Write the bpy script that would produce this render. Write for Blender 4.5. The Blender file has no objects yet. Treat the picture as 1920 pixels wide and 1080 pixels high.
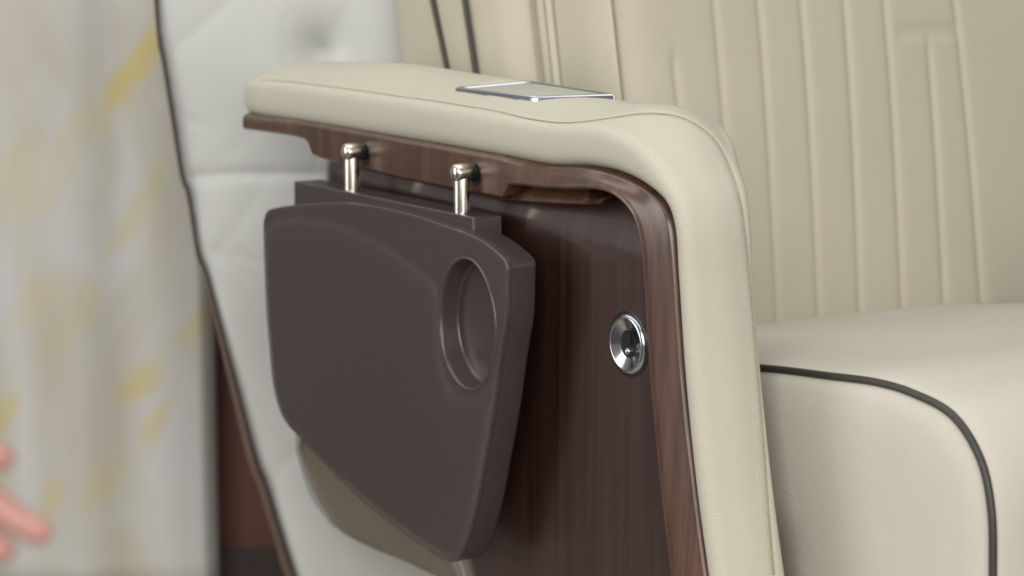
import bpy, bmesh, math, random
import numpy as np
from mathutils import Vector, Matrix
from mathutils.geometry import delaunay_2d_cdt
from mathutils.bvhtree import BVHTree
random.seed(4)
S = bpy.context.scene
COL = S.collection

# ------------------------------------------------------------------ camera
# world axes: X = towards the front of the armrest, Y = towards the seat, Z = up, floor at z = 0
FPX = 4536.0                                   # focal length in pixels of a 1920 px wide picture (85 mm)
PITCH, YAW = math.radians(9.27), math.radians(33)
HD = np.array([-math.cos(YAW), math.sin(YAW), 0.0])
RT = np.array([math.sin(YAW), math.cos(YAW), 0.0])
FW = HD*math.cos(PITCH) + np.array([0, 0, -math.sin(PITCH)])
UP = HD*math.sin(PITCH) + np.array([0, 0, math.cos(PITCH)])
CAM = np.array([1.28930343, -0.96503665, 0.81161406])
cd = bpy.data.cameras.new('camera'); cam = bpy.data.objects.new('camera', cd); COL.objects.link(cam)
cd.sensor_width = 36; cd.lens = FPX/1920*36; cd.clip_start = .05; cd.clip_end = 60
cam.matrix_world = Matrix([[RT[0], UP[0], -FW[0], CAM[0]], [RT[1], UP[1], -FW[1], CAM[1]],
                           [RT[2], UP[2], -FW[2], CAM[2]], [0, 0, 0, 1]])
cd.dof.use_dof = True; cd.dof.focus_distance = 1.70; cd.dof.aperture_fstop = 6.3
S.camera = cam

# ------------------------------------------------------------------ light
W = bpy.data.worlds.new('World'); S.world = W; W.use_nodes = True
bgn = W.node_tree.nodes['Background']
bgn.inputs[0].default_value = (.86, .85, .82, 1); bgn.inputs[1].default_value = .28

def area(name, loc, target, sx, sy, power, col=(1, 1, 1)):
    l = bpy.data.lights.new(name, 'AREA'); l.shape = 'RECTANGLE'; l.size = sx; l.size_y = sy
    l.energy = power; l.color = col
    o = bpy.data.objects.new(name, l); COL.objects.link(o); o.location = loc
    d = Vector(target)-Vector(loc); o.rotation_euler = d.to_track_quat('-Z', 'Y').to_euler()
    return o
area('ceiling_softbox', (-1.3, .0, 2.9), (-1.3, .0, 0), 5.0, 3.2, 108, (1, .985, .96))
area('front_softbox', (2.0, -1.75, 1.5), (0, .1, .45), 2.0, 1.5, 74, (1, .97, .93))
area('added_right_softbox', (3.0, -.45, .95), (0, 0, .5), 1.2, 1.4, 30, (1, .98, .94))  # added lamp that lifts the tray's right side
area('added_side_softbox', (-1.25, -2.1, 1.05), (-.2, 0, .5), 1.1, 1.7, 28, (1, .98, .97))  # added lamp that gives the tilted rim band its sheen
S.view_settings.view_transform = 'Standard'; S.view_settings.look = 'None'
S.view_settings.exposure = -0.15; S.view_settings.gamma = 1

# ------------------------------------------------------------------ helpers
def on(px, py, ax, v):
    r = FW + RT*(px-960)/FPX + UP*(540-py)/FPX
    t = (v-CAM[ax])/r[ax]
    return CAM + t*r
def ondepth(px, py, d):
    return CAM + d*(FW + RT*(px-960)/FPX + UP*(540-py)/FPX)
HN = np.array([HD[0], HD[1], 0.0])             # horizontal viewing direction
def onface(px, py, dist):
    """point of an upright plane square to the view, dist metres in front of the camera"""
    r = FW + RT*(px-960)/FPX + UP*(540-py)/FPX
    return CAM + dist/(r@HN)*r
def xz(px, py, y=0.0):
    p = on(px, py, 1, y); return (p[0], p[2])

def tag(o, label=None, cat=None, group=None, kind=None):
    if label: o['label'] = label
    if cat: o['category'] = cat
    if group: o['group'] = group
    if kind: o['kind'] = kind
    return o
def empty(name, loc, **k):
    o = bpy.data.objects.new(name, None); COL.objects.link(o); o.location = loc; tag(o, **k); return o
def mk(name, V, Fc, mat, parent=None, smooth=True, sharp=None, fix=True):
    me = bpy.data.meshes.new(name)
    me.from_pydata([tuple(map(float, v)) for v in V], [], [tuple(f) for f in Fc])
    bm = bmesh.new(); bm.from_mesh(me)
    bmesh.ops.remove_doubles(bm, verts=bm.verts, dist=1e-6)
    if fix: bmesh.ops.recalc_face_normals(bm, faces=bm.faces)
    if smooth:
        for f in bm.faces: f.smooth = True
        if sharp:
            a = math.radians(sharp)
            for e in bm.edges:
                if len(e.link_faces) == 2 and e.calc_face_angle(0) > a: e.smooth = False
    bm.to_mesh(me); bm.free()
    if mat: me.materials.append(mat)
    o = bpy.data.objects.new(name, me); COL.objects.link(o)
    if parent:
        o.parent = parent
        inv = Matrix.Identity(4); p = parent; off = Vector((0, 0, 0))
        while p: off += p.location; p = p.parent
        o.location = -off if parent.type == 'EMPTY' else Vector((0, 0, 0))
    return o
def cr(pts, n, closed=False):
    """centripetal-ish Catmull-Rom through pts, resampled to n points of even arc length"""
    P = [np.array(p, float) for p in pts]; out = []
    N = len(P); segs = N if closed else N-1
    for i in range(segs):
        p1, p2 = P[i], P[(i+1) % N]
        p0 = P[(i-1) % N] if (closed or i > 0) else 2*p1-p2
        p3 = P[(i+2) % N] if (closed or i+2 < N) else 2*p2-p1
        d0 = max(np.linalg.norm(p1-p0), 1e-9)**.5; d1 = max(np.linalg.norm(p2-p1), 1e-9)**.5; d2 = max(np.linalg.norm(p3-p2), 1e-9)**.5
        t0, t1, t2, t3 = 0, d0, d0+d1, d0+d1+d2
        for k in range(16):
            t = t1+(t2-t1)*k/16
            A1 = (t1-t)/(t1-t0)*p0+(t-t0)/(t1-t0)*p1; A2 = (t2-t)/(t2-t1)*p1+(t-t1)/(t2-t1)*p2
            A3 = (t3-t)/(t3-t2)*p2+(t-t2)/(t3-t2)*p3
            B1 = (t2-t)/(t2-t0)*A1+(t-t0)/(t2-t0)*A2; B2 = (t3-t)/(t3-t1)*A2+(t-t1)/(t3-t1)*A3
            out.append((t2-t)/(t2-t1)*B1+(t-t1)/(t2-t1)*B2)
    out.append(P[0] if closed else P[-1]); out = np.array(out)
    L = np.concatenate([[0], np.cumsum(np.linalg.norm(np.diff(out, axis=0), axis=1))])
    q = np.linspace(0, L[-1], n+1 if closed else n)
    R = np.stack([np.interp(q, L, out[:, j]) for j in range(out.shape[1])], 1)
    return R[:-1] if closed else R
def keyed(keys, n):
    """keys: rows of numbers; smooth through rows, n rows evenly spaced by the first two columns"""
    return cr(keys, n)
def loft(sec, close=True, caps=True):
    V = [v for s in sec for v in s]; m = len(sec[0]); Fc = []
    for i in range(len(sec)-1):
        for j in range(m if close else m-1):
            a, b = i*m+j, i*m+(j+1) % m
            Fc.append((a, b, b+m, a+m))
    if caps:
        Fc.append(tuple(range(m))[::-1]); Fc.append(tuple(range((len(sec)-1)*m, len(sec)*m)))
    return V, Fc
def tube(path, r, n=8, closed=False):
    P = [np.array(p, float) for p in path]; sec = []
    up = None
    for i, p in enumerate(P):
        if closed: t = P[(i+1) % len(P)]-P[i-1]
        else: t = P[min(i+1, len(P)-1)]-P[max(i-1, 0)]
        t = t/np.linalg.norm(t)
        if up is None:
            up = np.array([0, 0, 1.0]) if abs(t[2]) < .9 else np.array([1.0, 0, 0])
        a = up-(up@t)*t; a /= np.linalg.norm(a); up = a; b = np.cross(t, a)
        rr = r[i] if hasattr(r, '__len__') else r
        sec.append([p+rr*(math.cos(2*math.pi*k/n)*a+math.sin(2*math.pi*k/n)*b) for k in range(n)])
    if closed: sec.append(sec[0])
    return loft(sec, True, not closed)
def lathe(prof, centre, axis, n=48):
    """prof: (r, h) pairs; axis unit vector; returns verts, faces"""
    ax = np.array(axis, float); a = np.array([0, 0, 1.0]) if abs(ax[2]) < .9 else np.array([1.0, 0, 0])
    a = a-(a@ax)*ax; a /= np.linalg.norm(a); b = np.cross(ax, a); c = np.array(centre, float)
    sec = [[c+ax*h+r*(math.cos(2*math.pi*k/n)*a+math.sin(2*math.pi*k/n)*b) for k in range(n)] for r, h in prof]
    return loft(sec, True, True)
def join(*vf):
    V, Fc = [], []
    for v, f in vf:
        o = len(V); V += list(v); Fc += [tuple(i+o for i in x) for x in f]
    return V, Fc
def box(x0, x1, y0, y1, z0, z1):
    V = [(x, y, z) for x in (x0, x1) for y in (y0, y1) for z in (z0, z1)]
    return V, [(0, 1, 3, 2), (4, 6, 7, 5), (0, 4, 5, 1), (2, 3, 7, 6), (0, 2, 6, 4), (1, 5, 7, 3)]
def bevel(o, w, seg=3, ang=30):
    m = o.modifiers.new('bevel', 'BEVEL'); m.width = w; m.segments = seg; m.limit_method = 'ANGLE'; m.angle_limit = math.radians(ang)
    m.harden_normals = False
    return o
def inset(loop, d):
    """offset a closed loop of 2D points inwards (loop given counter-clockwise)"""
    L = np.array(loop); t = np.roll(L, -1, 0)-np.roll(L, 1, 0); t /= np.linalg.norm(t, axis=1)[:, None]
    return L+d*np.stack([-t[:, 1], t[:, 0]], 1)
def ccw(loop):
    L = np.array(loop); a = np.sum(L[:, 0]*np.roll(L[:, 1], -1)-np.roll(L[:, 0], -1)*L[:, 1])
    return L if a > 0 else L[::-1]
def inside(P, poly):
    x, y = P[:, 0], P[:, 1]; c = np.zeros(len(P), bool); n = len(poly)
    for i in range(n):
        x0, y0 = poly[i-1]; x1, y1 = poly[i]
        cond = (y1 > y) != (y0 > y)
        with np.errstate(divide='ignore', invalid='ignore'):
            c ^= cond & (x < (x0-x1)*(y-y1)/(y0-y1+1e-15)+x1)
    return c
def dist(P, line, closed=False):
    D = np.full(len(P), 1e9); n = len(line)
    for i in range(n if closed else n-1):
        a = np.array(line[i]); b = np.array(line[(i+1) % n]); ab = b-a; L = ab@ab+1e-15
        t = np.clip(((P-a)@ab)/L, 0, 1); D = np.minimum(D, np.linalg.norm(P-(a+t[:, None]*ab), axis=1))
    return D
def fill(outer, holes, step, margin):
    """triangulate a 2D region with interior points on a grid; returns points, triangles, boundary counts"""
    outer = np.array(outer); loops = [outer]+[np.array(h) for h in holes]
    lo, hi = outer.min(0), outer.max(0)
    gx, gy = np.meshgrid(np.arange(lo[0], hi[0], step), np.arange(lo[1], hi[1], step))
    G = np.stack([gx.ravel(), gy.ravel()], 1); G = G+(np.random.RandomState(1).rand(*G.shape)-.5)*step*.2
    ok = inside(G, outer) & (dist(G, outer, True) > margin)
    for h in holes: ok &= ~inside(G, h) & (dist(G, h, True) > margin)
    G = G[ok]
    pts = [Vector(p) for L in loops for p in L]; edges = []; k = 0
    for L in loops:
        n = len(L); edges += [(k+i, k+(i+1) % n) for i in range(n)]; k += n
    pts += [Vector(p) for p in G]
    vs, es, fs, ov, oe, of = delaunay_2d_cdt(pts, edges, [], 0, 1e-7)
    P = np.array([(v.x, v.y) for v in vs]); T = []
    C3 = np.array([P[list(f)].mean(0) for f in fs])
    ok = inside(C3, outer)
    for h in holes: ok &= ~inside(C3, h)
    T = [tuple(f) for f, g in zip(fs, ok) if g]
    return P, T

# ------------------------------------------------------------------ materials
def mat(name):
    m = bpy.data.materials.new(name); m.use_nodes = True
    nt = m.node_tree; return m, nt, nt.nodes['Principled BSDF']
def node(nt, t, **k):
    n = nt.nodes.new(t)
    for a, b in k.items():
        if a in n.inputs.keys(): n.inputs[a].default_value = b
        else: setattr(n, a, b)
    return n
def ramp(nt, fac, stops):
    r = nt.nodes.new('ShaderNodeValToRGB'); e = r.color_ramp.elements
    while len(e) < len(stops): e.new(.5)
    for i, (p, c) in enumerate(stops): e[i].position = p; e[i].color = (*c, 1)
    nt.links.new(fac, r.inputs[0]); return r.outputs[0]
def coords(nt, scale=(1, 1, 1), rot=(0, 0, 0), loc=(0, 0, 0)):
    t = nt.nodes.new('ShaderNodeTexCoord'); mp = nt.nodes.new('ShaderNodeMapping')
    mp.inputs['Scale'].default_value = scale; mp.inputs['Rotation'].default_value = rot; mp.inputs['Location'].default_value = loc
    nt.links.new(t.outputs['Object'], mp.inputs[0]); return mp.outputs[0]

def leather(name, col, col2, rough=.56, grain=1100, bump=.25, twill=0, spec=.28):
    m, nt, b = mat(name); L = nt.links.new
    v = coords(nt)
    n1 = node(nt, 'ShaderNodeTexNoise', Scale=7.0, Detail=3.0); L(v, n1.inputs[0])
    L(ramp(nt, n1.outputs[0], [(.35, col2), (.65, col)]), b.inputs['Base Color'])
    vo = node(nt, 'ShaderNodeTexVoronoi', Scale=float(grain)); L(v, vo.inputs[0])
    n2 = node(nt, 'ShaderNodeTexNoise', Scale=60.0, Detail=4.0); L(v, n2.inputs[0])
    bp = node(nt, 'ShaderNodeBump', Strength=bump, Distance=.0006)
    L(vo.outputs['Distance'], bp.inputs['Height'])
    bp2 = node(nt, 'ShaderNodeBump', Strength=.13, Distance=.002); L(n2.outputs[0], bp2.inputs['Height']); L(bp.outputs[0], bp2.inputs['Normal'])
    last = bp2
    if twill:
        w = node(nt, 'ShaderNodeTexWave', Scale=float(twill), Distortion=.6); w.bands_direction = 'DIAGONAL'
        L(coords(nt, rot=(0, math.radians(-75), 0)), w.inputs[0])
        b3 = node(nt, 'ShaderNodeBump', Strength=.22, Distance=.0007); L(w.outputs['Fac'], b3.inputs['Height']); L(last.outputs[0], b3.inputs['Normal']); last = b3
    L(last.outputs[0], b.inputs['Normal'])
    rr = node(nt, 'ShaderNodeMapRange'); rr.inputs['To Min'].default_value = rough-.05; rr.inputs['To Max'].default_value = rough+.07
    L(n2.outputs[0], rr.inputs['Value']); L(rr.outputs[0], b.inputs['Roughness'])
    b.inputs['Specular IOR Level'].default_value = spec
    return m
def wood(name, dark, mid, light, rough=.12, coat=1.0, sx=160, sz=3.2):
    m, nt, b = mat(name); L = nt.links.new
    v = coords(nt, (sx, sx*.5, sz))
    n1 = node(nt, 'ShaderNodeTexNoise', Scale=1.0, Detail=6.0, Roughness=.65, Distortion=.35); L(v, n1.inputs[0])
    v2 = coords(nt, (sx*.16, sx*.16, 1.1))
    n2 = node(nt, 'ShaderNodeTexNoise', Scale=1.0, Detail=3.0, Distortion=.8); L(v2, n2.inputs[0])
    mx = node(nt, 'ShaderNodeMath', operation='MULTIPLY_ADD'); L(n1.outputs[0], mx.inputs[0]); mx.inputs[1].default_value = .48
    m2 = node(nt, 'ShaderNodeMath', operation='MULTIPLY'); L(n2.outputs[0], m2.inputs[0]); m2.inputs[1].default_value = .52
    L(m2.outputs[0], mx.inputs[2])
    L(ramp(nt, mx.outputs[0], [(.36, dark), (.5, mid), (.66, light)]), b.inputs['Base Color'])
    b.inputs['Roughness'].default_value = .38; b.inputs['Coat Weight'].default_value = coat; b.inputs['Coat Roughness'].default_value = rough
    bp = node(nt, 'ShaderNodeBump', Strength=.06, Distance=.0004); L(n1.outputs[0], bp.inputs['Height']); L(bp.outputs[0], b.inputs['Normal'])
    return m
def plain(name, col, rough, metal=0, coat=0, noise=.08, scale=25., spec=.5, aniso=None):
    m, nt, b = mat(name); L = nt.links.new
    n1 = node(nt, 'ShaderNodeTexNoise', Scale=scale, Detail=4.0); L(coords(nt, aniso or (1, 1, 1)), n1.inputs[0])
    c2 = tuple(c*(1-noise) for c in col); c1 = tuple(min(1, c*(1+noise)) for c in col)
    L(ramp(nt, n1.outputs[0], [(.3, c2), (.7, c1)]), b.inputs['Base Color'])
    rr = node(nt, 'ShaderNodeMapRange'); rr.inputs['To Min'].default_value = rough*.85; rr.inputs['To Max'].default_value = rough*1.2
    L(n1.outputs[0], rr.inputs['Value']); L(rr.outputs[0], b.inputs['Roughness'])
    b.inputs['Metallic'].default_value = metal; b.inputs['Coat Weight'].default_value = coat
    b.inputs['Specular IOR Level'].default_value = spec
    return m
CREAM = leather('cream_leather', (.465, .448, .367), (.445, .428, .348), grain=950, bump=.55)
CREAM_SEAT = leather('cream_seat_leather', (.50, .473, .412), (.48, .455, .395), grain=1400, bump=.2, twill=210)
CREAM_BACK = leather('cream_back_leather', (.46, .43, .34), (.445, .415, .327), grain=900, bump=.15)
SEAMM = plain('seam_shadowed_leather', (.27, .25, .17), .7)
WHITE = leather('white_leather', (.52, .53, .51), (.50, .51, .49), rough=.4, grain=700, bump=.1)
WALNUT = wood('lacquered_walnut', (.015, .0064, .0048), (.028, .0112, .0075), (.050, .0195, .0110), rough=.14)
RIMW = wood('walnut_border_veneer', (.030, .0115, .0055), (.062, .0245, .0115), (.108, .046, .021), rough=.27, coat=.7, sx=260, sz=5)
TRIMW = wood('brown_edge_trim', (.07, .045, .035), (.10, .065, .05), (.13, .085, .065), rough=.3, coat=.2)
WALLW = wood('reddish_wall_veneer', (.085, .030, .020), (.12, .043, .028), (.16, .058, .038), rough=.3, coat=.2, sx=30, sz=1)
TRAY = plain('mauve_brown_satin_plastic', (.052, .0390, .0385), .31, noise=.04, coat=.15, scale=300)
PIPING = plain('dark_piping', (.035, .032, .028), .5)
NICKEL = plain('satin_nickel', (.62, .58, .51), .24, metal=1, noise=.05, scale=3., aniso=(900, 900, 10))
CHROME = plain('chrome', (.50, .52, .55), .2, metal=1, noise=.02)
BLACK = plain('black_plastic_and_shade', (.012, .012, .013), .3)  # also colours the painted shadow ring round the socket
GLASS = plain('touch_panel_painted_reflection', (.36, .36, .31), .38, coat=0, noise=.05, scale=30)  # pale base colour paints in the cream reflection on the plate
EDGE = plain('brushed_aluminium_edge', (.30, .37, .40), .35, metal=.2)
FLOORM = plain('dark_floor', (.05, .037, .037), .4, noise=.3, scale=6)
RUGM = plain('added_tan_carpet', (.36, .32, .25), .9, noise=.15, scale=300)
SKIRT = plain('dark_skirting', (.05, .036, .037), .4)
SKIN = plain('skin', (.36, .175, .15), .5, noise=.1, scale=20)
SKIN.node_tree.nodes['Principled BSDF'].inputs['Subsurface Weight'].default_value = .15
SKIN.node_tree.nodes['Principled BSDF'].inputs['Subsurface Radius'].default_value = (.01, .004, .002)
CLOTH = plain('pale_sleeve_cloth', (.5, .48, .46), .8)
NAIL = plain('finger_nail', (.65, .36, .30), .3)

# ------------------------------------------------------------------ the setting
def sheet(name, pts, z, m):
    return mk(name, [(p[0], p[1], z) for p in pts], [tuple(range(len(pts)))], m, smooth=False)
tag(sheet('floor', [(-9, -9), (9, -9), (9, 9), (-9, 9)], 0.0, FLOORM), kind='structure')

def upright_panel(name, px0, px1, dist_, z1, thick, m, r=.0, z0=0.0, parent=None):
    """upright slab square to the viewing direction, between two pixel columns"""
    a = onface(px0, 600, dist_); b = onface(px1, 600, dist_)
    V = []; 
    n = 8; prof = []
    A = np.array([a[0], a[1]]); B = np.array([b[0], b[1]]); R2 = RT[:2]; H2 = HN[:2]
    prof += [A+H2*thick, A]
    if r:
        for k in range(n+1):
            t = math.pi/2*k/n; prof.append(B-R2*r+R2*r*math.sin(t)+H2*(r-r*math.cos(t)))
    else: prof.append(B)
    prof.append(B+H2*thick)
    sec = [[(p[0], p[1], z) for p in prof] for z in (z0, z1)]
    return mk(name, *loft(sec), m, parent, sharp=40)

rug = bevel(mk('added_carpet', *box(-1.22, 1.0, -.42, 1.15, .001, .012), RUGM, smooth=False), .004)  # unseen floor covering, added for the tan reflection in the walnut panel
tag(rug, 'unseen tan floor covering added for its reflection in the side panel', 'added_carpet', kind='thing')
# reddish veneer wall far behind
ww0 = upright_panel('wall_panel', -500, 2600, 2.765, 2.6, .05, WALLW)
c0 = onface(500, 600, 2.78)
ww = empty('wooden_wall', (c0[0], c0[1], 0)); ww0.parent = ww; ww0.location = -ww.location
sk = upright_panel('skirting', -500, 2600, 2.75, float(onface(470, 1032, 2.75)[2]), .014, SKIRT); sk.parent = ww; sk.location = -ww.location
tag(ww, 'reddish brown wooden wall far behind between the curtain and the white chair', 'wall', kind='thing')

# marble pillar
def marble():
    m, nt, b = mat('pale_curtain_with_yellow_marks'); L = nt.links.new
    tc = nt.nodes.new('ShaderNodeTexCoord')
    n0 = node(nt, 'ShaderNodeTexNoise', Scale=5.0, Detail=4.0, Distortion=.6)
    mp = nt.nodes.new('ShaderNodeMapping'); mp.inputs['Scale'].default_value = (2.2, 2.2, .8); L(tc.outputs['Object'], mp.inputs[0]); L(mp.outputs[0], n0.inputs[0])
    base = ramp(nt, n0.outputs[0], [(.32, (.39, .37, .30)), (.47, (.425, .415, .37)), (.62, (.46, .458, .45))])
    # warped coordinates for the gold strokes
    nw = node(nt, 'ShaderNodeTexNoise', Scale=14.0, Detail=3.0); L(tc.outputs['Object'], nw.inputs[0])
    sub = node(nt, 'ShaderNodeVectorMath', operation='MULTIPLY_ADD'); L(nw.outputs['Color'], sub.inputs[0])
    sub.inputs[1].default_value = (.05, .05, .05); L(tc.outputs['Object'], sub.inputs[2])
    total = None
    strokes = [((250, 130), 52, 105, 26, 1.0), ((225, 175), 40, 60, 26, .5), ((150, 250), 50, 120, 34, .35), ((90, 330), 40, 110, 40, .3), ((262, 715), 48, 75, 26, .75),
               ((300, 790), 50, 60, 22, .6), ((365, 590), 55, 60, 16, .55), ((255, 400), 60, 110, 22, .45), ((10, 780), 60, 55, 18, .7),
               ((90, 940), 70, 50, 20, .55), ((190, 910), 60, 70, 28, .4), ((20, 330), 55, 90, 34, .3), ((130, 590), 60, 90, 26, .3), ((70, 560), 40, 80, 24, .3)]
    for (c, ang, la, lb, amp) in strokes:
        P = onface(c[0], c[1], PD); sc = PD/FPX
        dot = node(nt, 'ShaderNodeVectorMath', operation='SUBTRACT'); L(sub.outputs[0], dot.inputs[0])
        dot.inputs[1].default_value = tuple(P+np.array([.025, .025, .025]))
        a = math.radians(ang); ax = RT*math.cos(a)+np.array([0, 0, math.sin(a)]); ay = -RT*math.sin(a)+np.array([0, 0, math.cos(a)])
        s = []
        for vec, ln in ((ax, la*1.35), (ay, lb*1.45)):
            d = node(nt, 'ShaderNodeVectorMath', operation='DOT_PRODUCT'); L(dot.outputs[0], d.inputs[0]); d.inputs[1].default_value = tuple(vec/(ln*sc))
            q = node(nt, 'ShaderNodeMath', operation='MULTIPLY'); L(d.outputs['Value'], q.inputs[0]); L(d.outputs['Value'], q.inputs[1]); s.append(q)
        ad = node(nt, 'ShaderNodeMath', operation='ADD'); L(s[0].outputs[0], ad.inputs[0]); L(s[1].outputs[0], ad.inputs[1])
        mr = node(nt, 'ShaderNodeMapRange', interpolation_type='SMOOTHSTEP'); mr.inputs['From Min'].default_value = 1.0; mr.inputs['From Max'].default_value = .0
        mr.inputs['To Min'].default_value = 0; mr.inputs['To Max'].default_value = amp*.8; L(ad.outputs[0], mr.inputs['Value'])
        if total is None: total = mr.outputs[0]
        else:
            mm = node(nt, 'ShaderNodeMath', operation='MAXIMUM'); L(total, mm.inputs[0]); L(mr.outputs[0], mm.inputs[1]); total = mm.outputs[0]
    mix = node(nt, 'ShaderNodeMix', data_type='RGBA'); L(total, mix.inputs['Factor']); L(base, mix.inputs[6]); mix.inputs[7].default_value = (.46, .38, .13, 1)
    L(mix.outputs[2], b.inputs['Base Color']); b.inputs['Roughness'].default_value = .8
    return m
PD = 2.66
cb = onface(200, 600, PD)
nx, nz = 220, 60; V = []; Fc = []
for j in range(nz+1):
    z = .02+2.5*j/nz
    for i in range(nx+1):
        f = i/nx; px = -620+(394+620)*f
        off = .004*math.sin(px/34.0+.35*math.sin(z*1.3)+1.0)+.0012*math.sin(px/19.0+1.7+.5*math.sin(z*.9))
        edge = max(0.0, (px-372)/22.0); off = off*(1-.6*edge)+.030*edge**2
        p = onface(px, 600, PD)+HN*off; V.append((p[0], p[1], z))
for j in range(nz):
    for i in range(nx):
        q = j*(nx+1)+i; Fc.append((q, q+1, q+nx+2, q+nx+1))
pil = mk('curtain', V, Fc, marble())
sm_ = pil.modifiers.new('thickness', 'SOLIDIFY'); sm_.thickness = .002
tag(pil, 'pale grey curtain with soft yellow brush marks hanging at the far left', 'curtain', kind='thing')

# ------------------------------------------------------------------ white tufted chair behind
TD = 2.30
tc_base = onface(600, 1000, TD)
tuft = empty('tufted_chair', (tc_base[0], tc_base[1], 0), label='white tufted leather chair with a dark wooden edge, standing behind the armrest', cat='chair')
outline = [(285, -60), (298, 90), (302, 106), (322, 225), (343, 345), (349, 356), (374, 490), (381, 503), (430, 680), (486, 888), (493, 902), (560, 1110), (640, 1330), (1120, 1330), (1120, -60)]
def tpt(px, py, off=0.0):
    return onface(px, py, TD)-HN*off
edge_px = cr(outline[:13], 160)
poly_px = np.concatenate([edge_px, [(1120, 1330), (1120, -60)]])
# dense boundary on the straight sides too
def densify(P, step):
    out = []
    for i in range(len(P)):
        a, b = np.array(P[i]), np.array(P[(i+1) % len(P)]); n = max(1, int(np.linalg.norm(b-a)/step))
        out += [a+(b-a)*k/n for k in range(n)]
    return np.array(out)
poly_px = ccw(densify(poly_px, 14))
P, T = fill(poly_px, [], 7, 3)
creases = [([(355, 333), (430, 327), (590, 325), (900, 330)], 1.0, 11), ([(302, 108), (340, 80), (430, 0), (470, -60)], .45, 16),
           ([(600, 96), (520, 190), (440, 280), (356, 330)], .22, 22), ([(600, 96), (700, -60)], .5, 20), ([(600, 96), (480, -60)], .35, 20),
           ([(600, 96), (700, 210), (800, 325)], .5, 20), ([(380, 502), (440, 430), (500, 335)], .25, 18), ([(380, 502), (500, 640), (700, 820)], .2, 22),
           ([(492, 900), (620, 800), (740, 700)], .3, 20), ([(492, 900), (560, 960), (640, 1060), (700, 1330)], .35, 20)]
h = np.zeros(len(P)); 
for c, a, w in creases:
    d = dist(P, cr(c, 30)); h -= a*.0028*np.exp(-(d/w)**1.3)
h -= .022*np.exp(-(np.linalg.norm(P-np.array((600, 96)), axis=1)/50)**1.4)
de = dist(P, edge_px); h -= .012*np.exp(-de/9)
h += .004*np.sin(P[:, 0]/95+1)*np.sin(P[:, 1]/120)
rs = np.random.RandomState(3)
for k in range(26):
    c = np.array((rs.uniform(300, 760), rs.uniform(0, 1080))); a = rs.uniform(0, math.pi); L_ = rs.uniform(40, 90)
    v = np.array((math.cos(a), math.sin(a)))*L_; h -= .0005*np.exp(-(dist(P, [c-v, c+v])/9)**2)
V = [tpt(p[0], p[1], hh) for p, hh in zip(P, h)]
nb = len(poly_px)
Fc = list(T)
back = [onface(p[0], p[1], TD)+HN*.05 for p in poly_px]; o0 = len(V); V += back
Fc += [(i, (i+1) % nb, o0+(i+1) % nb, o0+i) for i in range(nb)]
mk('quilted_panel', V, Fc, WHITE, tuft, sharp=60)
# dark wooden edge: thin at the top, wider below
sec = []
for i, p in enumerate(edge_px):
    w = np.interp(p[1], [0, 300, 520, 700, 1080], [4, 5, 7, 14, 20])/FPX*TD
    a = tpt(p[0]+2, p[1], -.004); wdir = -RT
    sec.append([a+HN*.0, a+wdir*w*.3-HN*.006, a+wdir*w-HN*.002, a+wdir*w+HN*.05, a+HN*.05])
mk('edge_trim', *loft(sec), TRIMW, tuft, sharp=50)
bt = tpt(600, 97, -.034)
mk('button', *lathe([(.001, .003), (.004, .0025), (.006, .001), (.007, -.004)], bt, -HN, 24), WHITE, tuft)
bb = [(onface(660, 1330, TD)+RT*.02+HN*.052), (onface(1120, 1330, TD)+HN*.052)]
sec = [[(p[0], p[1], z) for p in (bb[0], bb[1], bb[1]+HN*.25, bb[0]+HN*.25)] for z in (0, .35)]
bevel(mk('chair_base', *loft(sec), TRIMW, tuft, smooth=False), .01)

# ------------------------------------------------------------------ the armchair
chair = empty('armchair', (-.1, .3, 0), label='cream leather reclining armchair with walnut armrest side and folding tray, filling the foreground', cat='armchair')

# --- armrest pad: rows are  Ix, Iz (wood edge),  Ox, Oz (outer corner),  width,  crown height
keys = [(-.644, .6197, -.644, .6530, .104, .010),
        (-.560, .6200, -.560, .6545, .120, .0125),
        (-.470, .6203, -.470, .6545, .126, .0165),
        (-.350, .6205, -.350, .6540, .133, .014),
        (-.279, .6205, -.279, .6535, .130, .014),
        (-.200, .6200, -.200, .6520, .118, .0135),
        (-.160, .6196, -.155, .6515, .110, .012),
        (-.1406, .6203, -.128, .6520, .105, .011),
        (-.1004, .6235, -.078, .6535, .099, .0135),
        (-.0617, .6221, -.038, .6450, .085, .0095),
        (-.0305, .6156, -.008, .6280, .069, .004),
        (-.0091, .6062, .0095, .6120, .061, .003),
        (.0003, .5928, .0180, .5920, .057, .003),
        (.0055, .5573, .0235, .5560, .0555, .003),
        (.0139, .4931, .0330, .4920, .056, .003),
        (.0271, .4223, .0475, .4200, .056, .003),
        (.0431, .3576, .0640, .3540, .056, .003),
        (.0850, .2000, .1060, .1960, .056, .003)]
K = cr(keys, 520)
sec = []
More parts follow.
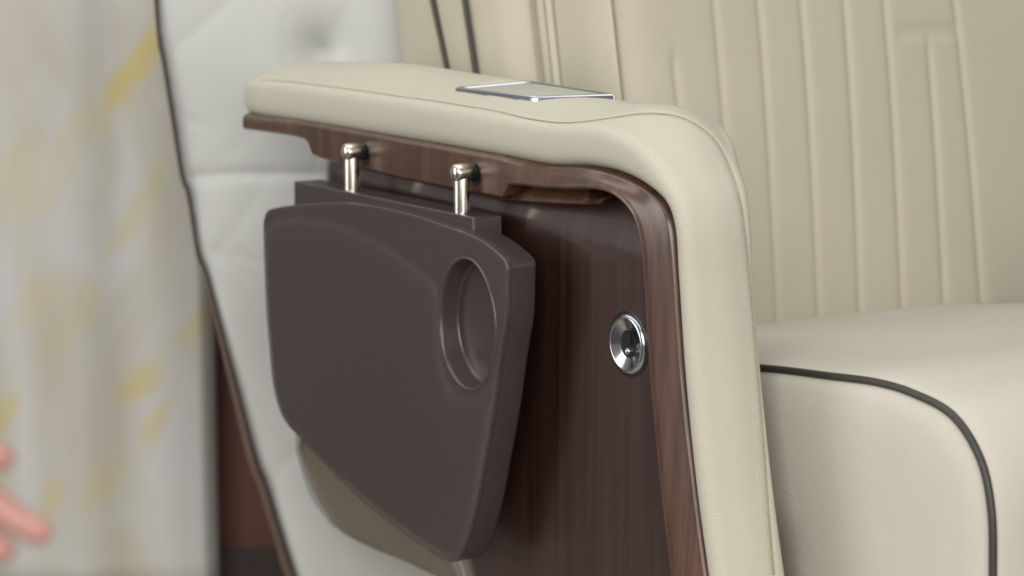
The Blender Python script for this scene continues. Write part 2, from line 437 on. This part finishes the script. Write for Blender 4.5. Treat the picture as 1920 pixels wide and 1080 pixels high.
for (ix, iz, ox, oz, w, c) in K:
    I = np.array([ix, iz]); O = np.array([ox, oz]); d = O-I; T_ = np.linalg.norm(d); d /= T_
    e = min(1.0, (ix+.644)/.045)                                   # rounding of the rear end
    rend = math.sqrt(max(0.0, 1-(1-e)**2)) if e < 1 else 1.0
    ro = min(.011, .5*T_); ri = min(.012, .5*T_); e0 = -.0016
    ctl = [(.016, -.004), (.006, -.0015), (.0012, .0015)]
    for q in (.12, .25, .4, .55, .7, .85): ctl.append((e0*math.sin(min(1, q/.6)*math.pi/2), .003+(T_-ro-.003)*q))
    for q in range(0, 10): t = math.pi/2*q/9; ctl.append((e0+ro-ro*math.cos(t), T_-ro+ro*math.sin(t)))
    y0_, y1_ = e0+ro, w-ri
    for q in (.08, .2, .35, .5, .65, .8, .92): ctl.append((y0_+(y1_-y0_)*q, T_+c*math.sin(math.pi*q)))
    for q in range(0, 10): t = math.pi/2*q/9; ctl.append((y1_+ri*math.sin(t), T_-ri+ri*math.cos(t)))
    ctl += [(w+.001, .35*T_), (w, -.012), (w-.004, -.03)]
    pts = cr(ctl, 96)
    for _ in range(5): pts[1:-1] = (pts[:-2]+2*pts[1:-1]+pts[2:])/4
    if rend < 1:
        pts = pts.copy()
        ym = w*.5; pts[:, 0] = ym+(pts[:, 0]-ym)*(.80+.20*rend)
        hi = pts[:, 1] > 0; pts[hi, 1] *= (.70+.30*rend)
    sec.append([np.array([ix+d[0]*t, y, iz+d[1]*t]) for y, t in pts])
m_ = len(sec[0]); Vp, Fp = loft(sec, close=True, caps=True)
Vp = np.array(Vp)
# closed underside keeps the pad a solid; seam drawn on its surface
bvh = BVHTree.FromPolygons([Vector(v) for v in Vp], Fp[:-2])
def hit(px, py):
    r = Vector(FW + RT*(px-960)/FPX + UP*(540-py)/FPX).normalized()
    q = bvh.ray_cast(Vector(CAM), r)
    return None if q[0] is None else (np.array(q[0]), np.array(q[1]))
seam_px = [(468, 150), (520, 151), (640, 165), (745, 180), (820, 190), (870, 198), (930, 208), (980, 220), (1020, 227), (1055, 230), (1095, 228), (1150, 220),
           (1200, 213), (1240, 213), (1275, 219), (1310, 236), (1345, 268), (1370, 318), (1388, 375), (1398, 440), (1410, 560), (1422, 700), (1434, 850), (1445, 1000), (1452, 1078)]
sp = []
for p in cr(seam_px, 420):
    q = hit(*p)
    if q is not None and q[0][0] > -.66:
        n = q[1] if q[1]@(CAM-q[0]) > 0 else -q[1]
        sp.append((q[0], n))
SP = np.array([a for a, b in sp]); SN = np.array([b for a, b in sp])
for _ in range(6):
    SP[1:-1] = (SP[:-2]+2*SP[1:-1]+SP[2:])/4; SN[1:-1] = (SN[:-2]+2*SN[1:-1]+SN[2:])/4
# push a crease into the leather along the seam, with a soft swell on both sides
VN = np.zeros_like(Vp)
for f in Fp[:-2]:
    a, b, c = Vp[f[0]], Vp[f[1]], Vp[f[2]]; n = np.cross(b-a, c-a)
    for i in f: VN[i] += n
VN /= (np.linalg.norm(VN, axis=1)[:, None]+1e-12)
cen = np.array([Vp[i*m_:(i+1)*m_].mean(0) for i in range(len(sec))]).repeat(m_, 0)
sg = np.sign(np.sum(VN*(Vp-cen), axis=1)); VN *= sg[:, None]
dd = np.full(len(Vp), 1e9)
for a in SP[::2]: dd = np.minimum(dd, np.linalg.norm(Vp-a, axis=1))
Vp = Vp+VN*(-.0009*np.exp(-(dd/.0020)**2)+.0003*np.exp(-((dd-.006)/.004)**2))[:, None]
cs = [hit(848, 170)[0], hit(1001, 190)[0], None, None]
cs[2] = on(1160, 180.5, 2, .6655); cs[3] = on(989, 154, 2, .6662)
cs[0][2] += .0010; cs[1][2] += .0014; cs = [np.array(c) for c in cs]
print('plate', cs)
NP = np.cross(cs[1]-cs[0], cs[3]-cs[0]); NP /= NP[2]; PC = sum(cs)/4
e1 = (cs[1]-cs[0])[:2]; e2 = (cs[3]-cs[0])[:2]; M2 = np.linalg.inv(np.stack([e1, e2], 1))
uv = (Vp[:, :2]-cs[0][:2])@M2.T
inr = (uv[:, 0] > .02) & (uv[:, 0] < 1.02) & (uv[:, 1] > .02) & (uv[:, 1] < 1.0) & (Vp[:, 2] > .64)
zp = PC[2]-(Vp[:, 0]-PC[0])*NP[0]-(Vp[:, 1]-PC[1])*NP[1]
Vp[inr, 2] = np.minimum(Vp[inr, 2], zp[inr]-.0035)
pad = mk('armrest_pad', Vp, Fp, CREAM, chair, sharp=70)
mk('seam', *tube(SP-SN*.0003, .0007, 6), SEAMM, pad)

# --- armrest body inside the pad and behind the panel
rec_left = [xz(a, b, y_) for a, b, y_ in ((578, 262, .050), (580, 275, .052), (589, 335, .056), (580, 450, .066), (563, 640, .066), (560, 820, .066), (567, 870, .066), (588, 930, .066), (632, 990, .066), (690, 1024, .066), (760, 1053, .066))]
ZL = rec_left[-1][1]
rec_left.append((rec_left[-1][0]+.10, ZL-.002))
def xr(z): return float(np.interp(z, [.20, .3576, .4223, .4931, .5573, .5928, .61], [.070, .030, .012, .000, -.008, -.013, -.03]))
bl = cr(rec_left, 40)
body = [(x+.012, z+.006) for x, z in bl]+[(-.20, .276), (-.21, .40), (-.21, .5), (-.20, .60), (-.21, .612), (-.52, .612)]
sec = [[(x, y, z) for x, z in body] for y in (.087, .110)]
mk('armrest_body', *loft(sec), CREAM_BACK, chair, sharp=40)

# --- recessed walnut panel with rolled top, left and lower edges
left = cr(rec_left, 70)
panel_poly = np.concatenate([left, [(-.2, ZL-.002), (.052, ZL-.002), (.030, .3576), (.012, .4223), (.0, .4931), (-.006, .5573), (-.014, .60), (-.03, .612), (-.10, .617), (-.53, .612)]])
panel_poly = ccw(densify(panel_poly, .006))
P, T = fill(panel_poly, [], .005, .002)
dl = dist(P, left)
db = np.minimum(dl, np.abs(P[:, 1]-ZL)+.10*np.clip((P[:, 0]+.42)/.20, 0, 1)**1.2)
topline = np.interp(P[:, 0], [-.54, -.05], [.600, .583])
y = .016+.050*np.clip(1-db/.100, 0, 1)**1.3
y += .024*np.clip((P[:, 1]-topline+.020)/.05, 0, 1)**1.6
V = [(p[0], yy, p[1]) for p, yy in zip(P, y)]
nb = len(panel_poly); o0 = len(V)
V += [(p[0], .086 if p[0] < -.15 else .050, p[1]) for p in panel_poly]
Fc = list(T)+[(i, (i+1) % nb, o0+(i+1) % nb, o0+i) for i in range(nb)]
side = mk('side_panel', V, Fc, WALNUT, chair, sharp=50)
et = [(x, .034, z) for x, z in cr(rec_left[4:9], 40)]
sec = [[(x+.002, .0655, z+.001), (x-.006, .0665, z-.002), (x-.009, .070, z-.003), (x-.009, .081, z-.003), (x, .085, z)] for x, y_, z in et]
mk('edge_trim', *loft(sec), EDGE, side, sharp=50)

# --- walnut rim: rows are pad-side edge px, inner edge px, tilt factor
rim = [((460, 212), (460, 243), 0), ((480, 215.5), (480, 245.5), 0), ((520, 219), (520, 251), 0), ((556, 223), (556, 257), 0), ((570, 225), (573, 261.5), 0), ((578, 226), (582, 270), 0),
       ((588, 228), (590, 292), 0), ((600, 230), (606, 298.5), 0), ((640, 237), (640, 308), 0), ((674, 243), (674, 317), 0), ((760, 259), (760, 337), 0), ((820, 269), (820, 349), 0),
       ((879, 280), (879, 361), 0), ((925, 288.5), (925, 369), 0), ((944, 292), (946, 373), 0), ((950, 293.5), (951, 366), .05), ((956, 295), (957, 350), .1), ((975, 299), (975, 350), .3), ((1000, 302.5), (1000, 353), .5),
       ((1040, 306), (1048, 356.5), .75), ((1070, 306), (1080, 356.5), .9), ((1100, 308), (1108, 356), 1), ((1135, 314), (1128, 359), 1), ((1160, 322), (1145, 365), 1), ((1190, 335), (1162, 376), 1), ((1210, 348), (1175, 389), 1), ((1230, 364), (1187, 405), 1),
       ((1245, 381), (1195, 424), 1), ((1256, 402), (1200, 446), 1), ((1262, 440), (1204, 480), 1), ((1268, 520), (1209, 550), 1), ((1273, 600), (1213, 620), 1), ((1280, 700), (1218, 705), 1),
       ((1290, 800), (1227, 805), 1), ((1302, 900), (1237, 905), 1), ((1314, 1000), (1248, 1003), 1), ((1326, 1085), (1260, 1088), 1), ((1370, 1360), (1300, 1360), 1)]
rows = []
for a, b, tl in rim: rows.append((*xz(*a), *xz(*b, -.0065*tl), tl))
rows = np.array(rows); out = []
for i in range(len(rows)-1):
    n = max(2, int(np.linalg.norm(rows[i+1][:2]-rows[i][:2])/.0015))
    for k in range(n): out.append(rows[i]+(rows[i+1]-rows[i])*k/n)
out.append(rows[-1]); rows = np.array(out)
for _ in range(45):
    q = (rows[:-2]+2*rows[1:-1]+rows[2:])/4
    keep = (rows[1:-1, 0] < -.165) | ((_ > 3) & (rows[1:-1, 0] < -.15))
    rows[1:-1] = np.where(keep[:, None], rows[1:-1], q)
sec = []
for ax_, az, bx, bz, tl in rows:
    A = np.array([ax_, az]); B = np.array([bx, bz]); L_ = np.linalg.norm(A-B); u = (A-B)/L_
    k = tl
    prof = [(.0, .026), (0, .0065-.004*k), (.0004, .0020-.004*k), (.0014, .0003-.0052*k), (.0024, -.0003-.0054*k), (.0034, -.0003-.0053*k), (.0046, -.0003-.0042*k), (.0062, -.0004-.0034*k)]
    for q in (.3, .45, .6, .75): prof.append((.007+(L_-.011)*q, (-.0004-.0036*k)*(1-q)+q*(-.0002+.0030*k)+.0002*k*math.sin(q*3.1)))
    prof += [(L_-.0047, -.0002+.0027*k), (L_-.0040, -.0002+.0030*k), (L_-.0034, .0002+.0062*k), (L_-.0010, .0020+.0090*k), (L_-.0004, .0036+.0090*k), (L_+.0015, .010+.005*k), (L_+.003, .026)]
    sec.append([np.array([B[0]+u[0]*s, y_-.0022, B[1]+u[1]*s]) for s, y_ in prof])
mk('wood_rim', *loft(sec), RIMW, side, sharp=60)
# ledge inside the finger notch under the rim
tp_ = [(938, 340), (1000, 346), (1060, 350), (1095, 350), (1108, 352)]; bt_ = [(938, 372), (1000, 377), (1060, 380), (1092, 380.5), (1104, 370)]
sec = []
for k in range(41):
    f = k/40; i = np.linspace(0, 1, 5)
    t_ = [np.interp(f, i, [q[j] for q in tp_]) for j in (0, 1)]; b_ = [np.interp(f, i, [q[j] for q in bt_]) for j in (0, 1)]
    T3 = on(*t_, 1, .0165); B3 = on(*b_, 1, .0080); M3 = T3*.3+B3*.7+np.array([0, -.0012, .0005])
    sec.append([T3+np.array([0, 0, .004]), T3, M3, B3, B3+np.array([0, .0016, -.0016]), B3+np.array([0, .020, -.0016]), T3+np.array([0, .012, .004])])
mk('finger_ledge', *loft(sec), RIMW, side, sharp=50)

# --- socket in the panel
sc_ = np.array([*[on(1171, 646, 1, .012)[0]], .016, on(1171, 646, 1, .012)[2]])
NY = (0, -1, 0)
sock = mk('socket', *lathe([(.0215, -.002), (.0215, .0012), (.0208, .0022), (.0198, .0032), (.0188, .0036), (.0178, .0034), (.0170, .0026), (.0150, .0021), (.0147, .0018), (.0110, .0010), (.0107, .0007), (.0060, .0001), (.0001, .0)], sc_, NY, 64), CHROME, chair, sharp=50)
mk('socket_opening', *box(sc_[0]-.0040, sc_[0]+.0040, sc_[1]-.0016, sc_[1]+.001, sc_[2]+.0005, sc_[2]+.0085), BLACK, sock, smooth=False)
mk('contact_pin', *lathe([(.0024, -.0005), (.0024, .0016), (.0016, .0026), (.0001, .0030)], sc_+np.array([.0005, 0, -.0050]), NY, 20), CHROME, sock)
mk('socket_shadow_ring', *lathe([(.0238, -.003), (.0238, .0004), (.0225, .0010), (.0213, .0006)], sc_, NY, 64), BLACK, sock)  # black ring standing in for the shadow round the socket

# --- folding tray
YF = -.032; TH = .0262
fp = [(494, 412), (500, 396), (520, 389), (550, 384.5), (591, 381), (637, 380), (683, 383.5), (720, 390), (760, 399), (800, 411), (831, 422), (866, 435), (896, 447), (923, 466), (940, 481), (948, 490), (951, 499),
      (950.5, 530), (948, 600), (940, 650), (934, 690), (926, 752), (915, 819), (903, 885), (892, 945), (880, 992), (867, 1030), (858, 1047), (849, 1054), (838, 1054), (820, 1045), (776, 1017), (730, 983), (687, 949), (628, 893), (560, 819), (541, 800), (527, 778), (516, 745),
      (509, 705), (504, 650), (499, 590), (496, 530), (493.5, 460), (493, 430)]
outl = ccw(cr([xz(a, b, YF) for a, b in fp], 420, closed=True))
hc = np.array(xz(876, 607, YF)); hr = (.0392, .0490)
hole = np.array([hc+np.array([hr[0]*math.cos(t), hr[1]*math.sin(t)]) for t in np.linspace(0, 2*math.pi, 96, endpoint=False)])
rb = .0011
face_loop = inset(outl, rb)
lip = np.array([hc+np.array([(hr[0]+.0012)*math.cos(t), (hr[1]+.0012)*math.sin(t)]) for t in np.linspace(0, 2*math.pi, 96, endpoint=False)])
P, T = fill(face_loop, [lip], .0028, .0012)
raised = [(500, 425), (520, 412), (550, 408), (590, 409), (625, 417), (680, 437), (730, 465), (780, 500), (820, 540), (822, 600), (832, 690), (850, 732), (878, 746), (905, 735), (925, 690), (930, 700), (908, 850),
          (882, 980), (850, 1046), (820, 1036), (700, 950), (560, 812), (522, 758), (508, 650), (501, 540)]
rp = cr([xz(a, b, YF) for a, b in raised], 200, closed=True)
arc = cr([xz(a, b, YF) for a, b in raised[:9]], 80)
d = dist(P, rp, True); ins = inside(P, rp)
gap = dist(P, face_loop, True)
d = dist(P, cr([xz(a, b, YF) for a, b in raised[:16]], 160))
h = np.where(ins, .0014*(1-np.exp(-d/.008)), 0)*np.clip(gap/.008, 0, 1)**.7
n0 = len(face_loop)
V = [(p[0], YF-hh, p[1]) for p, hh in zip(P, h)]; Fc = list(T)
prev = list(range(n0))
def ring(loop, y_):
    global V
    s = len(V); V += [(p[0], y_, p[1]) for p in loop]; return list(range(s, s+len(loop)))
def stitch(a, b):
    n = len(a); return [(a[i], a[(i+1) % n], b[(i+1) % n], b[i]) for i in range(n)]
def chain(start, specs, base):
    global Fc
    pv = start
    for ins_, y_ in specs:
        r_ = ring(inset(base, ins_), y_); Fc += stitch(pv, r_); pv = r_
    return pv
sp_ = [(rb*(1-math.sin(t)), YF+rb*(1-math.cos(t))) for t in (math.pi/8, math.pi/4, math.pi*3/8)]
pv = chain(prev, sp_+[(0, YF+rb), (0, YF+.0034), (.0007, YF+.0037), (.0007, YF+.0041), (0, YF+.0044), (0, YF+TH-.003), (.0009, YF+TH-.0009), (.003, YF+TH)], outl)
Fc.append(tuple(pv))
# cup well: rounded lip, wall, floor
def ell(g): return np.array([hc+np.array([(hr[0]-g)*math.cos(t), (hr[1]-g)*math.sin(t)]) for t in np.linspace(0, 2*math.pi, 96, endpoint=False)])
pv = list(range(n0, n0+96))
tray = mk('folding_tray', V, Fc, TRAY, chair, sharp=50)
V = []; Fc = []
r0 = ring(ell(-.0013), YF+.0002)
for g, y_ in ((-.0012, YF-.0004), (-.0006, YF-.0009), (0, YF-.0010), (.0006, YF-.0007), (.0012, YF+.0003), (.0016, YF+.004), (.0022, YF+.0135), (.0028, YF+.0150), (.0045, YF+.0158), (.0060, YF+.0158), (.0066, YF+.0161), (.02, YF+.0161), (.036, YF+.0161)):
    r1 = ring(ell(g), y_); Fc += stitch(r0, r1); r0 = r1
Fc.append(tuple(r0))
mk('cup_holder', V, Fc, TRAY, tray, sharp=60, fix=True)
# hinge bar behind the tray's top edge
YB = -.0200
def bar_top(px, py): return xz(px, py, YB)
bp = [(551, 339.5), (640, 357), (760, 381.5), (887, 407.5), (888, 446), (830, 470), (700, 440), (551, 430)]
bl_ = [xz(a, b, YB) for a, b in bp]
sec = [[(x, y_, z) for x, z in bl_] for y_ in (YB, .0055)]
hb = bevel(mk('hinge_bar', *loft(sec), TRAY, tray, smooth=False), .0013, 3)
# two hinge posts: stem, rounded head and the pin that goes back into the walnut
def post(px, ytop, ybot, y0=-.0125):
    t = on(px, ytop, 1, y0); b = on(px, ybot, 1, y0); r = .0060
    hz = t[2]-.0065
    stem = lathe([(r, 0), (r, hz-b[2]-.0055+.002), (r*.9, hz-b[2]+.001), (.0001, hz-b[2]+.003)], (b[0], y0, b[2]), (0, 0, 1), 28)
    head = lathe([(.0001, -.0082), (.0040, -.0080), (.0060, -.0066), (.0068, -.0045), (.0070, -.002), (.0070, .0092), (.0064, .0098), (.0058, .0104), (.0058, .020)], (t[0], y0, hz), (0, 1, 0), 32)
    coll = lathe([(r+.0006, 0), (r+.0009, .0008), (r, .0020)], (b[0], y0, b[2]+.0002), (0, 0, 1), 28)
    return join(stem, head, coll)
V, Fc = post(660, 269, 361); mk('hinge_post', V, Fc, NICKEL, tray, sharp=45)
V, Fc = post(866, 307, 404); mk('hinge_post', V, Fc, NICKEL, tray, sharp=45)
for px, py in ((686, 288), (893, 326)):
    c = on(px, py, 1, -.002); 
    mk('hinge_socket', *lathe([(.0085, -.002), (.0085, .0004), (.0078, .0007), (.0070, .0002)], (c[0], -.0024, c[2]), NY, 28), BLACK, tray)

# --- control plate on top of the armrest
def bil(cs, u, v, dz=0):
    p = (1-u)*(1-v)*cs[0]+u*(1-v)*cs[1]+u*v*cs[2]+(1-u)*v*cs[3]; return p+np.array([0, 0, dz])
def rr_(a, dz, n=8, rad=.06):
    pts = []
    for cx, cy, t0 in ((1-a-rad, 1-a-rad, 0), (a+rad, 1-a-rad, 90), (a+rad, a+rad, 180), (1-a-rad, a+rad, 270)):
        for k in range(n+1):
            t = math.radians(t0+90*k/n); pts.append(bil(cs, cx+rad*math.cos(t), cy+rad*math.sin(t), dz))
    return pts
sec = [rr_(0, -.014), rr_(0, .0002), rr_(.012, .0014), rr_(.028, .0020), rr_(.045, .0020), rr_(.058, .0014), rr_(.066, .0000), rr_(.07, -.006)]
plate = mk('control_plate', *loft(sec, True, True), CHROME, chair, sharp=35)
sec = [rr_(.062, -.006), rr_(.062, .0002), rr_(.075, .0008), rr_(.42, .0011, rad=.03)]
mk('touch_panel', *loft(sec), GLASS, plate, sharp=40)

# --- seat cushion with its piping
prof = [(-.34, .434), (-.20, .453), (-.10, .470), (-.0124, .4828), (.0618, .4895), (.1100, .4932), (.1420, .4920), (.1811, .4837), (.2062, .4609), (.2169, .4322), (.2205, .388), (.2215, .33), (.2215, .27)]
pc = cr(prof, 110)
Y0 = .090
def cus(y_, off, k):
    # off: outward swell of the profile, k: 0..1 shrink to the middle for the side face
    t = np.gradient(pc, axis=0); t /= np.linalg.norm(t, axis=1)[:, None]; n = np.stack([-t[:, 1], t[:, 0]], 1)
    c = np.array([-.05, .33]); q = pc+n*off; q = c+(q-c)*(1-k)
    return [(a, y_, b) for a, b in q]
sec = [cus(Y0+.022, 0, 1.0), cus(Y0-.0040, 0, .85), cus(Y0-.0070, 0, .60), cus(Y0-.0085, 0, .35), cus(Y0-.0085, 0, .18), cus(Y0-.0070, 0, .08), cus(Y0-.0040, 0, .03), cus(Y0-.0005, -.0006, .008), cus(Y0+.001, -.0012, 0),
       cus(Y0+.004, .0014, 0), cus(Y0+.010, .0032, 0), cus(Y0+.022, .0050, 0), cus(Y0+.05, .0072, 0), cus(Y0+.12, .0085, 0), cus(Y0+.25, .009, 0), cus(Y0+.42, .008, 0), cus(Y0+.50, .004, 0), cus(Y0+.505, -.002, .02)]
V, Fc = loft(sec, close=True, caps=True)
cush = mk('seat_cushion', V, Fc, CREAM_SEAT, chair, sharp=80)
mk('piping', *tube([(a, Y0-.0008, b) for a, b in pc], .0027, 10), PIPING, cush)

# --- backrest: plan outline at z = .45, leaning back by 0.2 per metre of height
KX = -.2; ZB = .40; XF = -.29
def bx_at(px, row, y_):                      # where a feature column meets an upright plane, brought back to the foot of the lean
    p = on(px, row, 1, y_); return p[0]-KX*(p[2]-ZB)
pl = []
for px, y_ in ((1165, .205), (1150, .196), (1100, .190), (1037, .190), (1033, .187), (1020, .183), (1006, .181), (998, .183), (990, .177), (940, .160), (893, .156), (872, .157), (850, .156), (818, .158), (780, .160), (742, .166), (737, .18)):
    pl.append((bx_at(px, 0, y_), y_, px))
def pleat_xy(px, row, x_=XF):
    # y where a pixel meets the leaning front plane
    r = FW + RT*(px-960)/FPX + UP*(540-row)/FPX
    # x - KX*(z-ZB) = XF
    t = (XF-CAM[0]+KX*(CAM[2]-ZB))/(r[0]-KX*r[2]); q = CAM+t*r; return q
pls = [((1249, 88), (1275, 300)), ((1327, 0), (1350, 258)), ((1410, 0), (1459, 597)), ((1490, 0), (1536, 592)), ((1571, 0), (1614, 591)), ((1646, 0), (1693, 580)), ((1726, 63), (1772, 574)), ((1777, 0), (1841, 562))]
lines = []
for a, b in pls:
    A = pleat_xy(*a); B = pleat_xy(*b); lines.append((A, B))
    print('pleat', np.round(A, 3), np.round(B, 3))
z0, z1 = .40, 1.02
ys = np.arange(.205, .80, .0022); zs = np.arange(z0, z1+.001, .006)
G = np.array([(yy, zz) for zz in zs for yy in ys])
hh = np.zeros(len(G))
def yl(l, z):  # line's y at height z
    (A, B) = l; return B[1]+(A[1]-B[1])*(z-B[2])/(A[2]-B[2])
for i, l in enumerate(lines):
    yy = yl(l, G[:, 1]); top = l[0][2] if i in (0, 6) else 9
    d = np.abs(G[:, 0]-yy); w = np.clip((top-G[:, 1])/.012, 0, 1)
    hh -= w*(.0021*np.exp(-(d/.0032)**2)+.0006*np.exp(-(d/.008)**2))
# short cross seam at the top of the last pleat
A6 = lines[6][0]
dx = np.abs(G[:, 0]-A6[1]); hh -= .0022*np.exp(-((G[:, 1]-A6[2]-.003)/.004)**2)*np.clip((.042-dx)/.01, 0, 1)
e0 = G[:, 0]-.205; hh -= .014*np.exp(-(e0/.012))
hh += .010*np.sin(np.clip((G[:, 1]-.44)/.5, 0, 1)*math.pi)
V = [(XF+KX*(z-ZB)+h_, yy, z) for (yy, z), h_ in zip(G, hh)]
ny, nz = len(ys), len(zs)
Fc = [(j*ny+i, j*ny+i+1, (j+1)*ny+i+1, (j+1)*ny+i) for j in range(nz-1) for i in range(ny-1)]
# side wrapped from the front's left edge to the back, closed round the right side
plan = [(p[0], p[1]) for p in pl]
plan += [(plan[-1][0]-.01, .24), (plan[-1][0]-.01, .80)]
pp = np.array([(XF-.014, .205)]+[(x, y_) for x, y_ in plan[1:]])
pd = []
for i in range(len(pp)-1):
    n = 5
    for k in range(n): pd.append(pp[i]+(pp[i+1]-pp[i])*k/n)
pd.append(pp[-1]); pd = np.array(pd)
for _ in range(2): pd[1:-1] = (pd[:-2]+2*pd[1:-1]+pd[2:])/4
o0 = len(V)
for z in zs: V += [(x+KX*(z-ZB), y_, z) for x, y_ in pd]
np_ = len(pd)
Fc += [(o0+j*np_+i, o0+j*np_+i+1, o0+(j+1)*np_+i+1, o0+(j+1)*np_+i) for j in range(nz-1) for i in range(np_-1)]
Fc += [(j*ny, (j+1)*ny, o0+(j+1)*np_, o0+j*np_) for j in range(nz-1)]
Fc += [(j*ny+ny-1, (j+1)*ny+ny-1, o0+(j+1)*np_+np_-1, o0+j*np_+np_-1) for j in range(nz-1)]
top_ = [(nz-1)*ny+i for i in range(ny)]+[o0+(nz-1)*np_+i for i in range(np_)][::-1]
Fc.append(tuple(top_))
backrest = mk('backrest', V, Fc, CREAM_BACK, chair, sharp=60)
for (a, b, yv) in (((811, 0), (839, 131), .1555), ((871, 0), (892, 138), .153)):
    A = on(*a, 1, yv); B = on(*b, 1, yv); d = (B-A); A2 = A-d*1.6; B2 = B+d*.9
    mk('piping', *tube([A2+(B2-A2)*k/20 for k in range(21)], .0026, 10), PIPING, backrest)
for (px, yv) in ((1036, .1885), (1004, .1812), (1020, .1832)):
    xx = bx_at(px, 0, yv)
    mk('side_seam', *tube([(xx+KX*(z-ZB), yv-.0002, z) for z in (z0, .6, .8, 1.0)], .0009, 6), SEAMM, backrest)

# --- base under the seat
bs = mk('seat_base', *join(box(-.30, .16, .125, .80, 0, .262)), TRIMW, chair, smooth=False); bevel(bs, .01)
mk('lower_backrest', *box(-.58, -.31, .20, .78, .12, .40), CREAM_BACK, chair, smooth=False)

# ------------------------------------------------------------------ the presenter's hand at the left
HDp = .86
hand_base = onface(-60, 900, HDp)
person = empty('person', (hand_base[0], hand_base[1], 0), label='person at the left edge with only blurred fingertips of a hand reaching into view', cat='person')
def hp(px, py, dz=0.0): return Vector(tuple(onface(px, py, HDp+dz)))
def skinned(name, chains, mat_, parent):
    me = bpy.data.meshes.new(name); vs = []; es = []; rad = []; idx = {}
    def add(p, r):
        vs.append(p); rad.append(r); return len(vs)-1
    for ch in chains:
        last = None
        for item in ch:
            if isinstance(item[0], str) and len(item) == 1: i = idx[item[0]]
            else:
                i = add(item[1], item[2]*.68); idx[item[0]] = i
            if last is not None: es.append((last, i))
            last = i
    me.from_pydata([tuple(v) for v in vs], es, [])
    o = bpy.data.objects.new(name, me); COL.objects.link(o); o.data.materials.append(mat_)
    md = o.modifiers.new('skin', 'SKIN'); md.use_smooth_shade = True
    for i, r in enumerate(rad): me.skin_vertices[0].data[i].radius = (r, r)
    me.skin_vertices[0].data[0].use_root = True
    sd = o.modifiers.new('sub', 'SUBSURF'); sd.levels = 2; sd.render_levels = 2
    o.parent = parent; o.location = -parent.location
    return o
def RV(a, b): return Vector((RT[0]*a, RT[1]*a, b))
wr = hp(-330, 790)
ch = [[('w', wr, .026), ('p', hp(-250, 850), .030), ('k', hp(-165, 895), .028)],
      [('w',), ('fa', wr+RV(-.08, .05), .033), ('el', wr+RV(-.20, .13), .040), ('ua', wr+RV(-.24, .36), .048)],
      [('k',), ('a1', hp(-120, 850, -.006), .0100), ('a2', hp(-55, 842, -.012), .0090), ('a3', hp(-5, 855, -.012), .0082), ('a4', hp(28, 864, -.01), .0066)],
      [('k',), ('b1', hp(-110, 895, .0), .0105), ('b2', hp(-40, 925, -.004), .0098), ('b3', hp(30, 975, -.006), .0088), ('b4', hp(98, 1010, -.006), .0070)],
      [('k',), ('c1', hp(-110, 940, .008), .0105), ('c2', hp(-55, 985, .006), .0095), ('c3', hp(-8, 1025, .004), .0086), ('c4', hp(28, 1045, .004), .0070)],
      [('k',), ('d1', hp(-125, 980, .014), .0095), ('d2', hp(-85, 1025, .014), .0085), ('d3', hp(-48, 1065, .012), .0075), ('d4', hp(-22, 1085, .012), .0062)],
      [('p',), ('t1', hp(-205, 820, -.02), .0125), ('t2', hp(-150, 785, -.03), .0105), ('t3', hp(-105, 775, -.035), .0085)]]
skinned('hand_and_arm', ch, SKIN, person)
V, Fc = tube([wr+RV(-.09, .055), wr+RV(-.15, .09), wr+RV(-.205, .14), wr+RV(-.225, .22), wr+RV(-.24, .37)], [.040, .046, .054, .056, .062], 20)
mk('sleeve', V, Fc, CLOTH, person)
